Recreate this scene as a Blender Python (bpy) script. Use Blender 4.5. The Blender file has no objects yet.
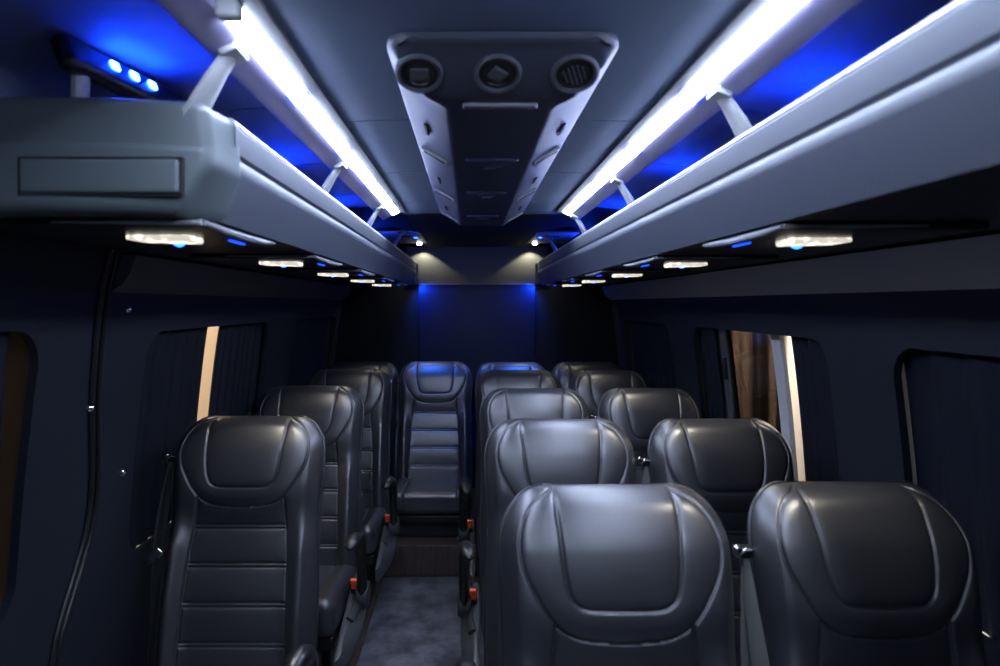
import bpy, bmesh, math, random
import numpy as np
from mathutils import Vector, Matrix

random.seed(7)
S = bpy.context.scene
COL = S.collection
H = 1.5            # eye height: every "Z" below is metres above/below this, X is right, y is depth
CX = 0.048         # the bus centre line lies a little right of the camera

# ------------------------------------------------------------------ materials
def mat(name, col, rough=0.5, metal=0.0, spec=0.5, bump=None, emis=None, strength=0.0,
        coat=0.0, var=None):
    m = bpy.data.materials.new(name); m.use_nodes = True
    nt = m.node_tree; b = nt.nodes['Principled BSDF']
    b.inputs['Base Color'].default_value = (*col, 1)
    b.inputs['Roughness'].default_value = rough
    b.inputs['Metallic'].default_value = metal
    b.inputs['Specular IOR Level'].default_value = spec
    b.inputs['Coat Weight'].default_value = coat
    if emis:
        b.inputs['Emission Color'].default_value = (*emis, 1)
        b.inputs['Emission Strength'].default_value = strength
    if bump or var:
        tc = nt.nodes.new('ShaderNodeTexCoord')
    if bump:
        sc, st, dist = bump
        n = nt.nodes.new('ShaderNodeTexNoise'); n.inputs['Scale'].default_value = sc
        n.inputs['Detail'].default_value = 3
        bp = nt.nodes.new('ShaderNodeBump'); bp.inputs['Strength'].default_value = st
        bp.inputs['Distance'].default_value = dist
        nt.links.new(tc.outputs['Object'], n.inputs['Vector'])
        nt.links.new(n.outputs['Fac'], bp.inputs['Height'])
        nt.links.new(bp.outputs['Normal'], b.inputs['Normal'])
    if var:
        sc, col2, stretch = var
        mp = nt.nodes.new('ShaderNodeMapping'); mp.inputs['Scale'].default_value = stretch
        n = nt.nodes.new('ShaderNodeTexNoise'); n.inputs['Scale'].default_value = sc
        n.inputs['Detail'].default_value = 5; n.inputs['Roughness'].default_value = 0.65
        r = nt.nodes.new('ShaderNodeValToRGB')
        r.color_ramp.elements[0].position = 0.35; r.color_ramp.elements[1].position = 0.7
        r.color_ramp.elements[0].color = (*col, 1); r.color_ramp.elements[1].color = (*col2, 1)
        nt.links.new(tc.outputs['Object'], mp.inputs['Vector'])
        nt.links.new(mp.outputs['Vector'], n.inputs['Vector'])
        nt.links.new(n.outputs['Fac'], r.inputs['Fac'])
        nt.links.new(r.outputs['Color'], b.inputs['Base Color'])
    return m

M = {}
M['leather'] = mat('leather', (0.021, 0.0225, 0.028), 0.40, spec=0.95, bump=(420, 0.12, 0.0012), coat=0.35)
M['leather'].node_tree.nodes['Principled BSDF'].inputs['Coat Roughness'].default_value = 0.42
M['shell'] = mat('shell_plastic', (0.014, 0.015, 0.018), 0.42)
M['piping'] = mat('piping', (0.02, 0.021, 0.025), 0.34)
M['black'] = mat('black_plastic', (0.010, 0.010, 0.012), 0.30)
M['grey_plastic'] = mat('grey_plastic', (0.04, 0.042, 0.048), 0.38)
M['steel'] = mat('dark_steel', (0.03, 0.031, 0.035), 0.4, metal=0.4)
M['chrome'] = mat('chrome', (0.75, 0.76, 0.78), 0.18, metal=1.0)
M['red'] = mat('red_button', (1.0, 0.13, 0.05), 0.35)
M['webbing'] = mat('belt_webbing', (0.06, 0.068, 0.062), 0.75, bump=(900, 0.2, 0.001))
M['wall'] = mat('wall_lining', (0.0085, 0.0115, 0.021), 0.62, spec=0.35, bump=(260, 0.15, 0.001))
M['backwall'] = mat('back_lining', (0.006, 0.0075, 0.012), 0.7, spec=0.3)
M['bulkhead'] = mat('bulkhead_fabric', (0.12, 0.12, 0.115), 0.8, spec=0.2, bump=(300, 0.15, 0.001))
M['wallfront'] = mat('front_partition', (0.06, 0.065, 0.075), 0.6)
M['navy'] = mat('navy_panel', (0.003, 0.010, 0.048), 0.5, spec=0.25)
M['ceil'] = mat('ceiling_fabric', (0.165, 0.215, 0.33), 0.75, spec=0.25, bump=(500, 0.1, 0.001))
M['ceil_dark'] = mat('rear_ceiling_shade', (0.02, 0.021, 0.025), 0.8, spec=0.25)  # darkness of the unlit rear ceiling put into its colour
M['gap'] = mat('seam_shadow_gap', (0.01, 0.011, 0.013), 0.9)
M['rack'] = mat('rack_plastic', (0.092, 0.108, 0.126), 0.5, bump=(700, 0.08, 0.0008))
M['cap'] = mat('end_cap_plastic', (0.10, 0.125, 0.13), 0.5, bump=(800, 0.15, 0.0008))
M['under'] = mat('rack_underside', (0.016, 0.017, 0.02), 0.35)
M['duct_shaded'] = mat('duct_fabric_shaded', (0.13, 0.135, 0.14), 0.75, spec=0.25)  # left duct: same fabric with its shade put into the colour
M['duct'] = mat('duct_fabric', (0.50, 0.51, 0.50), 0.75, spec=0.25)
M['bracket'] = mat('bracket_white', (0.36, 0.375, 0.38), 0.4)
M['rail'] = mat('rail_aluminium', (0.17, 0.175, 0.19), 0.45, metal=0.0)
M['flange'] = mat('rail_flange', (0.33, 0.31, 0.50), 0.35)
M['console'] = mat('console_plastic', (0.034, 0.040, 0.064), 0.46, bump=(900, 0.08, 0.0006))
M['console_trim'] = mat('console_trim', (0.05, 0.055, 0.07), 0.35)
M['slot'] = mat('slot_plastic', (0.17, 0.175, 0.20), 0.35)
M['curtain'] = mat('curtain_cloth', (0.0095, 0.012, 0.021), 0.75, spec=0.2, bump=(600, 0.2, 0.001))
M['frame_brown'] = mat('window_frame_brown', (0.055, 0.038, 0.02), 0.5)
M['frame_dark'] = mat('window_frame_dark', (0.03, 0.026, 0.022), 0.5)
M['frame'] = mat('window_frame', (0.10, 0.10, 0.105), 0.45)
M['frame_light'] = mat('window_reveal', (0.62, 0.62, 0.62), 0.5)
M['mat'] = mat('floor_mat', (0.042, 0.045, 0.060), 0.36, spec=0.5, bump=(60, 0.1, 0.002),
               var=(7.0, (0.20, 0.21, 0.25), (1, 1, 1)))
M['wood'] = mat('wood_vinyl', (0.030, 0.021, 0.018), 0.42, var=(9.0, (0.075, 0.055, 0.048), (6, 6, 0.6)))
M['floorwood'] = mat('floor_vinyl', (0.030, 0.022, 0.019), 0.42, var=(9.0, (0.085, 0.062, 0.055), (6, 0.6, 6)))
M['rubber'] = mat('rubber_seal', (0.012, 0.012, 0.014), 0.35)
M['tan'] = mat('garage_plaster', (0.80, 0.60, 0.40), 0.9)
M['planks'] = mat('garage_planks', (0.035, 0.027, 0.022), 0.7, var=(3.0, (0.80, 0.63, 0.50), (0.2, 1.1, 0.01)))
for _n in M['planks'].node_tree.nodes:
    if _n.type == 'VALTORGB': _n.color_ramp.elements[0].position, _n.color_ramp.elements[1].position = 0.46, 0.56
    if _n.type == 'TEX_NOISE': _n.inputs['Detail'].default_value = 1.5
M['cream'] = mat('garage_cream', (0.85, 0.74, 0.66), 0.9)
M['led_white'] = mat('led_white', (0.9, 0.9, 0.9), 0.4, emis=(0.63, 0.73, 1.0), strength=32)
M['led_blue'] = mat('led_blue', (0.1, 0.1, 0.3), 0.4, emis=(0.006, 0.05, 1.0), strength=190)
M['led_blue_soft'] = mat('led_blue_soft', (0.1, 0.1, 0.3), 0.4, emis=(0.006, 0.05, 1.0), strength=1.4)
M['led_blue_dot'] = mat('led_blue_dot', (0.1, 0.1, 0.3), 0.4, emis=(0.008, 0.06, 1.0), strength=7)
M['led_added'] = mat('led_added', (0.1, 0.1, 0.3), 0.4, emis=(0.006, 0.07, 1.0), strength=6)
M['lamp_warm'] = mat('reading_lamp', (0.9, 0.9, 0.85), 0.3, emis=(1.0, 0.93, 0.78), strength=3.2)
M['lamp_spot'] = mat('small_lamp', (0.9, 0.9, 0.9), 0.3, emis=(1.0, 0.95, 0.82), strength=7)

# bright patches in the reading-lamp lens: a crystal pattern
def crystal(m, s):
    nt = m.node_tree; b = nt.nodes['Principled BSDF']
    tc = nt.nodes.new('ShaderNodeTexCoord'); v = nt.nodes.new('ShaderNodeTexVoronoi')
    v.inputs['Scale'].default_value = 55
    r = nt.nodes.new('ShaderNodeMapRange')
    r.inputs['From Max'].default_value = 0.7
    r.inputs['To Min'].default_value = s * 1.5; r.inputs['To Max'].default_value = s * 0.35
    nt.links.new(tc.outputs['Object'], v.inputs['Vector'])
    nt.links.new(v.outputs['Distance'], r.inputs['Value'])
    nt.links.new(r.outputs['Result'], b.inputs['Emission Strength'])
crystal(M['lamp_warm'], 0.85)

def glass(name, tint, gloss=0.06):
    m = bpy.data.materials.new(name); m.use_nodes = True
    nt = m.node_tree; nt.nodes.clear()
    o = nt.nodes.new('ShaderNodeOutputMaterial'); mx = nt.nodes.new('ShaderNodeMixShader')
    t = nt.nodes.new('ShaderNodeBsdfTransparent'); g = nt.nodes.new('ShaderNodeBsdfGlossy')
    t.inputs['Color'].default_value = (*tint, 1); g.inputs['Roughness'].default_value = 0.03
    mx.inputs['Fac'].default_value = gloss
    nt.links.new(t.outputs[0], mx.inputs[1]); nt.links.new(g.outputs[0], mx.inputs[2])
    nt.links.new(mx.outputs[0], o.inputs['Surface'])
    return m
M['glass'] = glass('window_glass', (0.92, 0.93, 0.92))
M['glass_tint'] = glass('tinted_glass', (0.30, 0.27, 0.25), 0.10)

# ------------------------------------------------------------------ mesh helpers
def finish(me, m, angle=35, smooth=True):
    if m: me.materials.append(m)
    if smooth:
        bm = bmesh.new(); bm.from_mesh(me)
        bmesh.ops.recalc_face_normals(bm, faces=bm.faces[:])
        for f in bm.faces: f.smooth = True
        a = math.radians(angle)
        for e in bm.edges:
            if len(e.link_faces) == 2 and e.calc_face_angle(0) > a: e.smooth = False
        bm.to_mesh(me); bm.free()
    return me

class MB:
    """collects shapes that make ONE part"""
    def __init__(s): s.v = []; s.f = []
    def add(s, v, f):
        o = len(s.v); s.v += [tuple(map(float, p)) for p in v]; s.f += [tuple(i + o for i in q) for q in f]
        return s
    def rbox(s, c, size, r=0.01, k=3, n=(1, 1, 1), fn=None, rot=None):
        """rounded box; n = interior divisions; fn deforms local points; rot = Matrix"""
        hs = [d / 2 for d in size]; r = min(r, min(hs) * 0.999)
        ax = []
        for h, m_ in zip(hs, n):
            arc = [h - r + r * math.tan(math.pi / 4 * i / k) for i in range(k + 1)]
            mid = list(np.linspace(-(h - r), h - r, m_ + 1))
            a = sorted(set([round(-x, 7) for x in arc] + [round(x, 7) for x in mid] + [round(x, 7) for x in arc]))
            ax.append(a)
        idx = {}; V = []; F = []
        def vid(p):
            key = tuple(round(x, 6) for x in p)
            if key not in idx:
                q = [max(-(h - r), min(h - r, x)) for x, h in zip(p, hs)]
                d = [a - b for a, b in zip(p, q)]
                L = math.sqrt(sum(x * x for x in d)) or 1
                w = Vector([a + b / L * r for a, b in zip(q, d)])
                if fn: w = Vector(fn(w))
                if rot is not None: w = rot @ w
                idx[key] = len(V); V.append(w + Vector(c))
            return idx[key]
        for a in range(3):
            b_, c_ = (a + 1) % 3, (a + 2) % 3
            for sg in (-1, 1):
                for i in range(len(ax[b_]) - 1):
                    for j in range(len(ax[c_]) - 1):
                        q = []
                        for (ii, jj) in ((i, j), (i + 1, j), (i + 1, j + 1), (i, j + 1)):
                            p = [0, 0, 0]; p[a] = sg * hs[a]; p[b_] = ax[b_][ii]; p[c_] = ax[c_][jj]
                            q.append(vid(p))
                        F.append(q if sg > 0 else q[::-1])
        return s.add(V, F)
    def tube(s, pts, rad, seg=8, cap=True, flat=None):
        """sweep; rad number, list, or list of (a,b) half sizes along the frame's two axes"""
        P = [Vector(p) for p in pts]; n = len(P); V = []; F = []
        ref = Vector((1, 0, 0)) if flat is None else Vector(flat)
        for i, p in enumerate(P):
            t = (P[min(i + 1, n - 1)] - P[max(i - 1, 0)]).normalized()
            u = ref - t * ref.dot(t)
            if u.length < 1e-4:
                u = Vector((0, 0, 1)) - t * t.z
                if u.length < 1e-4: u = Vector((0, 1, 0))
            u.normalize(); w = t.cross(u)
            rr = rad[i] if isinstance(rad, (list, tuple)) else rad
            a, b = rr if isinstance(rr, (list, tuple)) else (rr, rr)
            for k in range(seg):
                th = 2 * math.pi * k / seg
                V.append(p + u * (a * math.cos(th)) + w * (b * math.sin(th)))
        for i in range(n - 1):
            for k in range(seg):
                k2 = (k + 1) % seg
                F.append((i * seg + k, i * seg + k2, (i + 1) * seg + k2, (i + 1) * seg + k))
        if cap:
            F.append(tuple(range(seg))[::-1]); F.append(tuple((n - 1) * seg + k for k in range(seg)))
        return s.add(V, F)
    def extrude(s, poly, y0, y1, ys=None):
        """closed (x,z) polygon swept along y"""
        ys = ys or [y0, y1]; n = len(poly); V = []; F = []
        for y in ys: V += [(x, y, z) for x, z in poly]
        for i in range(len(ys) - 1):
            for k in range(n):
                k2 = (k + 1) % n
                F.append((i * n + k, i * n + k2, (i + 1) * n + k2, (i + 1) * n + k))
        F.append(tuple(range(n))[::-1]); F.append(tuple((len(ys) - 1) * n + k for k in range(n)))
        return s.add(V, F)
    def lathe(s, prof, c, axis, seg=28):
        """(radius, height) profile turned about axis through c"""
        ax = Vector(axis).normalized(); u = ax.orthogonal().normalized(); w = ax.cross(u)
        V = []; F = []; n = len(prof)
        for r, h in prof:
            for k in range(seg):
                th = 2 * math.pi * k / seg
                V.append(Vector(c) + ax * h + (u * math.cos(th) + w * math.sin(th)) * r)
        for i in range(n - 1):
            for k in range(seg):
                k2 = (k + 1) % seg
                F.append((i * seg + k, i * seg + k2, (i + 1) * seg + k2, (i + 1) * seg + k))
        F.append(tuple(range(seg))[::-1]); F.append(tuple((n - 1) * seg + k for k in range(seg)))
        return s.add(V, F)
    def mesh(s, name, m, angle=35):
        me = bpy.data.meshes.new(name); me.from_pydata(s.v, [], s.f); me.update()
        return finish(me, m, angle)
    def build(s, name, m, parent=None, angle=35):
        return link(name, s.mesh(name, m, angle), parent)

def link(name, me, parent=None):
    o = bpy.data.objects.new(name, me); COL.objects.link(o)
    if parent: o.parent = parent
    return o
def tag(o, label=None, cat=None, group=None, kind=None):
    if label: o['label'] = label
    if cat: o['category'] = cat
    if group: o['group'] = group
    if kind: o['kind'] = kind
    return o
def thing(name, label, cat, loc=(0, 0, 0), group=None):
    o = bpy.data.objects.new(name, None); COL.objects.link(o); o.location = loc
    o.empty_display_size = 0.1
    return tag(o, label, cat, group)
def struct(o): o['kind'] = 'structure'; return o

# ------------------------------------------------------------------ the body of the bus
Y0, Y1 = -0.55, 4.86
PROF = [(1.045, -1.5), (1.06, -1.2), (1.062, -0.95), (1.055, -0.7), (1.03, -0.4), (1.0, -0.14),
        (0.972, 0.02), (0.95, 0.13), (0.93, 0.2)]
_pz = [p[1] for p in PROF]; _ph = [p[0] for p in PROF]
def half(Z): return float(np.interp(Z, _pz, _ph))
def halfs(Z):   # smoothed
    return sum(half(Z + d) for d in (-0.08, -0.04, 0, 0.04, 0.08)) / 5
def wx(side, Z, off=0.0): return CX + side * (halfs(Z) + off)

def wall_poly(side, t=0.02, z0=-1.5, z1=0.19, n=34):
    zs = np.linspace(z0, z1, n)
    a = [(wx(side, z), H + z) for z in zs]
    b = [(wx(side, z, t), H + z) for z in zs[::-1]]
    return a + b

def rrect(y0, y1, z0, z1, r, k=8):
    P = []
    for (cy, cz, a0) in ((y1 - r, z1 - r, 0), (y0 + r, z1 - r, 90), (y0 + r, z0 + r, 180), (y1 - r, z0 + r, 270)):
        for i in range(k + 1):
            a = math.radians(a0 + 90 * i / k); P.append((cy + r * math.cos(a), cz + r * math.sin(a)))
    return P

def cut(o, cutter_mb):
    me = cutter_mb.mesh('cutter', None)
    c = bpy.data.objects.new('cutter', me); COL.objects.link(c)
    md = o.modifiers.new('b', 'BOOLEAN'); md.object = c; md.operation = 'DIFFERENCE'; md.solver = 'EXACT'
    bpy.context.view_layer.update()
    dg = bpy.context.evaluated_depsgraph_get()
    new = bpy.data.meshes.new_from_object(o.evaluated_get(dg))
    o.modifiers.clear(); old = o.data; o.data = new
    bpy.data.objects.remove(c); bpy.data.meshes.remove(old)
    finish(o.data, None, 30)

WINDOWS = {  # side: list of (y0, y1, Zbottom, Ztop)
    -1: [(0.45, 1.475, -0.70, -0.056), (1.97, 3.165, -0.75, -0.083), (3.60, 4.76, -0.75, -0.085)],
    1: [(0.40, 1.665, -0.72, -0.105), (1.97, 3.15, -0.75, -0.105), (3.54, 4.56, -0.75, -0.107)]}
walls = {}
for side, nm in ((-1, 'wall_left'), (1, 'wall_right')):
    w = MB().extrude(wall_poly(side), Y0, Y1).build(nm, M['wall'])
    struct(w); walls[side] = w
    cm = MB()
    for (a, b, z0, z1) in WINDOWS[side]:
        P = rrect(a, b, H + z0, H + z1, 0.085 if a > 0.5 else 0.09)
        n = len(P); V = []; F = []
        x0, x1 = CX + side * 0.8, CX + side * 1.3
        V = [(x0, y, z) for y, z in P] + [(x1, y, z) for y, z in P]
        for k in range(n):
            k2 = (k + 1) % n; F.append((k, k2, n + k2, n + k))
        F.append(tuple(range(n))[::-1]); F.append(tuple(range(n, 2 * n)))
        cm.add(V, F)
    cut(w, cm)

# window units: deep frame outside the lining, pane in it
wn = 0
def ring(side, y0, y1, z0, z1, r, o0, o1, wdt):
    """frame ring following the lean of the wall, from offset o0 to o1, bar width wdt"""
    A = rrect(y0, y1, z0, z1, r); B = rrect(y0 - wdt, y1 + wdt, z0 - wdt, z1 + wdt, r + wdt)
    n = len(A); V = []; F = []
    for (P, o) in ((A, o0), (A, o1), (B, o1), (B, o0)):
        V += [(wx(side, z, o), y, H + z) for y, z in P]
    for q in range(4):
        for k in range(n):
            k2 = (k + 1) % n; a, b = q * n, ((q + 1) % 4) * n
            F.append((a + k, a + k2, b + k2, b + k))
    return V, F
def pane_mesh(side, y0, y1, z0, z1, off, t=0.004, n=10):
    zs = np.linspace(z0, z1, n); V = []; F = []
    for o in (off, off + t):
        for z in zs: V += [(wx(side, z, o), y0, H + z), (wx(side, z, o), y1, H + z)]
    for i in range(n - 1):
        a = 2 * i; b = 2 * n + 2 * i
        F += [(a, a + 1, a + 3, a + 2), (b, b + 2, b + 3, b + 1), (a, a + 2, b + 2, b), (a + 1, b + 1, b + 3, a + 3)]
    F += [(0, 2 * n, 2 * n + 1, 1), (2 * n - 2, 2 * n - 1, 4 * n - 1, 4 * n - 2)]
    return V, F
window_objs = {}
for side in (-1, 1):
    for i, (a, b, z0, z1) in enumerate(WINDOWS[side]):
        wn += 1
        f = MB().add(*ring(side, a - 0.03, b + 0.03, z0 - 0.03, z1 + 0.03, 0.10, 0.021, 0.095, 0.03)).build('window_%d' % wn, M['frame_light'] if (side, i) == (1, 0) else M['frame_brown'] if (side, i) == (-1, 0) else M['frame_dark'])
        struct(f); window_objs[(side, i)] = f
        MB().add(*pane_mesh(side, a - 0.025, b + 0.025, z0 - 0.025, z1 + 0.025, 0.083)).build('pane', M['glass'], f)
# the sliding sash of the right middle window: grey post, dark sash bar with latch, tinted pane
wr = window_objs[(1, 1)]
def wall_bar(side, y0, y1, o0, o1, z0, z1, n=12, lean=0.0):
    zs = np.linspace(z0, z1, n); V = []; F = []
    for z in zs:
        s_ = lean * (z1 - z) 
        V += [(wx(side, z, o0), y0 - s_, H + z), (wx(side, z, o1), y0 - s_, H + z), (wx(side, z, o1), y1 - s_, H + z), (wx(side, z, o0), y1 - s_, H + z)]
    for i in range(n - 1):
        for k in range(4):
            k2 = (k + 1) % 4; F.append((4 * i + k, 4 * i + k2, 4 * i + 4 + k2, 4 * i + 4 + k))
    F += [(3, 2, 1, 0), tuple(4 * n - 4 + k for k in range(4))]
    return V, F
zz0, zz1 = -0.775, -0.08
tag(MB().add(*wall_bar(1, 2.405, 2.475, 0.066, 0.082, zz0, zz1)).build('window_post', M['frame_light'], wr), 'pale grey window post')
sb = MB().add(*wall_bar(1, 2.905, 2.945, 0.056, 0.078, zz0, zz1)).build('sash_bar', M['frame'], wr)
tag(MB().add(*wall_bar(1, 2.947, 3.13, 0.066, 0.078, zz0, zz1)).build('sash_trim', M['rail'], wr), 'grey sash trim')
MB().rbox((wx(1, -0.28, 0.050), 2.925, H - 0.28), (0.018, 0.028, 0.10), 0.007).build('latch', M['black'], sb)
MB().add(*wall_bar(1, 2.885, 2.90, 0.06, 0.078, zz0, zz1)).build('sash_seal', M['rubber'], wr)
MB().add(*pane_mesh(1, 2.477, 2.885, zz0, zz1, 0.070)).build('sliding_pane', M['glass_tint'], wr)

# curtains
def curtain(side, y0, y1, z0, z1, label, pleats, rail=True, flare=0.0, seed=0):
    rnd = random.Random(seed)
    ny = max(24, int((y1 - y0) / 0.006)); nz = 20
    ph = rnd.random() * 6; V = []; F = []
    for layer in (0, 1):
        for j in range(nz + 1):
            v = j / nz; z = z0 + (z1 - z0) * v
            for i in range(ny + 1):
                u = i / ny
                y = y0 + (y1 - y0) * u + flare * (1 - v) * (u - 0.5)
                a = 0.0135 * (0.75 + 0.25 * math.sin(u * 9 + ph))
                w_ = math.sin(2 * math.pi * pleats * 0.72 * u + 0.6 * math.sin(u * 11 + ph) + 0.3 * math.sin(v * 3 + u * 5))
                off = 0.044 + a * w_ + 0.0022 * layer
                V.append((wx(side, z, off), y, H + z))
    N = (ny + 1) * (nz + 1)
    for j in range(nz):
        for i in range(ny):
            a = j * (ny + 1) + i
            F.append((a, a + 1, a + ny + 2, a + ny + 1)); F.append((N + a, N + a + ny + 1, N + a + ny + 2, N + a + 1))
    rim = [i for i in range(ny + 1)] + [j * (ny + 1) + ny for j in range(1, nz + 1)] + \
          [nz * (ny + 1) + i for i in range(ny - 1, -1, -1)] + [j * (ny + 1) for j in range(nz - 1, 0, -1)]
    for k in range(len(rim)):
        a, b = rim[k], rim[(k + 1) % len(rim)]; F.append((a, N + a, N + b, b))
    o = MB().add(V, F).build('window_curtain', M['curtain'], None, 80)
    return tag(o, label, 'curtain', 'pleated navy window curtains')
CUR = [(-1, 0.43, 1.492, 'dark pleated curtain in the door window at the far left, golden edge beside it', 14),
       (-1, 1.945, 2.525, 'dark pleated curtain in the left middle window, nearer side of the tan gap', 10),
       (-1, 2.645, 3.193, 'dark pleated curtain in the left middle window, farther side of the tan gap', 10),
       (-1, 3.573, 4.788, 'dark pleated curtain closing the left rearmost window', 18),
       (1, 0.38, 1.676, 'dark pleated curtain in the window at the far right edge', 15),
       (1, 1.945, 2.275, 'dark gathered curtain in the right middle window, nearer the camera than the bright gap', 7),
       (1, 2.978, 3.178, 'narrow dark curtain in the right middle window, behind the sliding pane', 4),
       (1, 3.513, 4.588, 'dark pleated curtain closing the right rearmost window', 17)]
for q, (sd, a, b, lb, pl) in enumerate(CUR):
    ws = [w for w in WINDOWS[sd] if w[0] - 0.05 <= a and b <= w[1] + 0.05][0]
    if q == 0: curtain(sd, a, 1.436, ws[2] - 0.02, ws[3] + 0.02, lb, pl, flare=0.115, seed=q)
    else: curtain(sd, a, b, ws[2] - 0.02, ws[3] + 0.02, lb, pl, seed=q)

# floor, mat, wooden rear step
struct(MB().rbox((CX, (Y0 + Y1) / 2, -0.03), (2.14, Y1 - Y0, 0.06), 0.002, 1).build('floor', M['floorwood']))
tag(MB().rbox((-0.205, 1.69, 0.003), (0.53, 3.95, 0.006), 0.0025, 2).build('aisle_mat', M['mat']),
    'grey scuffed vinyl runner on the aisle floor between the seats', 'mat')
step = MB().rbox((CX, 4.27, 0.085), (2.05, 1.16, 0.17), 0.006, 2).build('trim_1', M['wood']); struct(step)

# walls front and back
bw = MB().rbox((CX, Y1 + 0.03, 0.95), (2.14, 0.06, 1.99), 0.002, 1).build('wall_back', M['backwall']); struct(bw)
fw = MB().rbox((CX, Y0 - 0.03, 0.95), (2.14, 0.06, 1.99), 0.002, 1).build('wall_front', M['wallfront']); struct(fw)
pn = MB().rbox((0.05, Y1 - 0.02, H - 0.46), (0.842, 0.04, 1.20), 0.006, 2).build('trim_2', M['navy']); struct(pn)
MB().rbox((0.05, Y1 - 0.022, H + 0.142), (0.846, 0.044, 0.006), 0.002, 1).build('ledge', M['rail'], pn)
bh = MB().rbox((0.05, Y1 - 0.006, H + 0.28), (1.02, 0.012, 0.27), 0.003, 1).build('trim_3', M['bulkhead']); struct(bh)

# ceiling: cross-section (half width, Z)
CEIL = [(0.0, 0.418), (0.15, 0.4175), (0.26, 0.416), (0.334, 0.414), (0.40, 0.428), (0.50, 0.448), (0.62, 0.436),
        (0.72, 0.402), (0.80, 0.352), (0.87, 0.285), (0.915, 0.22), (0.935, 0.185)]
def ceil_poly(dz=0.0, t=0.02):
    L = [(CX - h, H + z + dz) for h, z in CEIL[::-1]] + [(CX + h, H + z + dz) for h, z in CEIL[1:]]
    U = [(x + (0.02 if x > CX else -0.02) * (abs(x - CX) / 0.95), z + t) for x, z in L][::-1]
    return L + U
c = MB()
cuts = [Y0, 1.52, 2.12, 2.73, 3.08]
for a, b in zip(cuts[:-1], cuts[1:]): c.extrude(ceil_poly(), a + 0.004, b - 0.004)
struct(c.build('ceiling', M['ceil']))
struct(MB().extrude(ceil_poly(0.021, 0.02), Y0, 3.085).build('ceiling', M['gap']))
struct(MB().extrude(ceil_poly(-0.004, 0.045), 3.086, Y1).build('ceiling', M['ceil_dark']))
# dark cross beam where the ceiling lining ends
struct(MB().rbox((CX, 3.10, H + 0.428), (0.70, 0.03, 0.03), 0.008, 2).build('trim_4', M['ceil_dark']))

# air ducts high on the walls
DP = [(0.905, 0.126), (0.922, 0.078), (0.94, 0.052), (0.972, 0.03)]
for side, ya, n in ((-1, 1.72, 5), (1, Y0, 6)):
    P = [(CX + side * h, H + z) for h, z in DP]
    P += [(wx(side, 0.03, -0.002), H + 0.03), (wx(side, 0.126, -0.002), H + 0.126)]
    struct(MB().extrude(P, ya, Y1 - 0.002).build('trim_%d' % n, M['duct'] if side > 0 else M['duct_shaded']))

# sliding door edge on the left: rubber seal, fasteners
SEAL = [(0.17, 1.675), (0.10, 1.672), (0.0, 1.668), (-0.12, 1.685), (-0.25, 1.70), (-0.40, 1.735), (-0.50, 1.745), (-0.60, 1.735),
        (-0.68, 1.70), (-0.76, 1.655), (-0.83, 1.62), (-0.92, 1.605), (-1.2, 1.60), (-1.48, 1.60)]
def smooth_path(P, n=60):
    P = np.array(P); t = np.linspace(0, len(P) - 1, n)
    k = np.arange(len(P)); a = np.stack([np.interp(t, k, P[:, i]) for i in range(P.shape[1])], 1)
    for _ in range(4): a[1:-1] = (a[:-2] + 2 * a[1:-1] + a[2:]) / 4
    return a
SP = smooth_path(SEAL)
door = MB()
door.tube([(wx(-1, z, -0.004), y, H + z) for z, y in SP], [(0.007, 0.009)] * len(SP), 8)
door.tube([(wx(-1, z, -0.004), y + 0.036 - 0.01 * max(0, -z), H + z) for z, y in SP], [(0.006, 0.008)] * len(SP), 8)
ds = door.build('trim_7', M['rubber']); struct(ds); ds['label'] = 'rubber seal around the sliding door edge'
for k, (y, z) in enumerate(((1.70, -0.265), (1.815, -0.015), (1.90, -0.48))):
    f = MB().lathe([(0.010, 0), (0.010, 0.005), (0.006, 0.010), (0.001, 0.011)], (wx(-1, z, -0.0005), y, H + z), (1, -0.5, 0.3), 14)
    tag(f.build('snap_fastener', M['chrome'], walls[-1]), 'small silver snap fastener')
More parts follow.
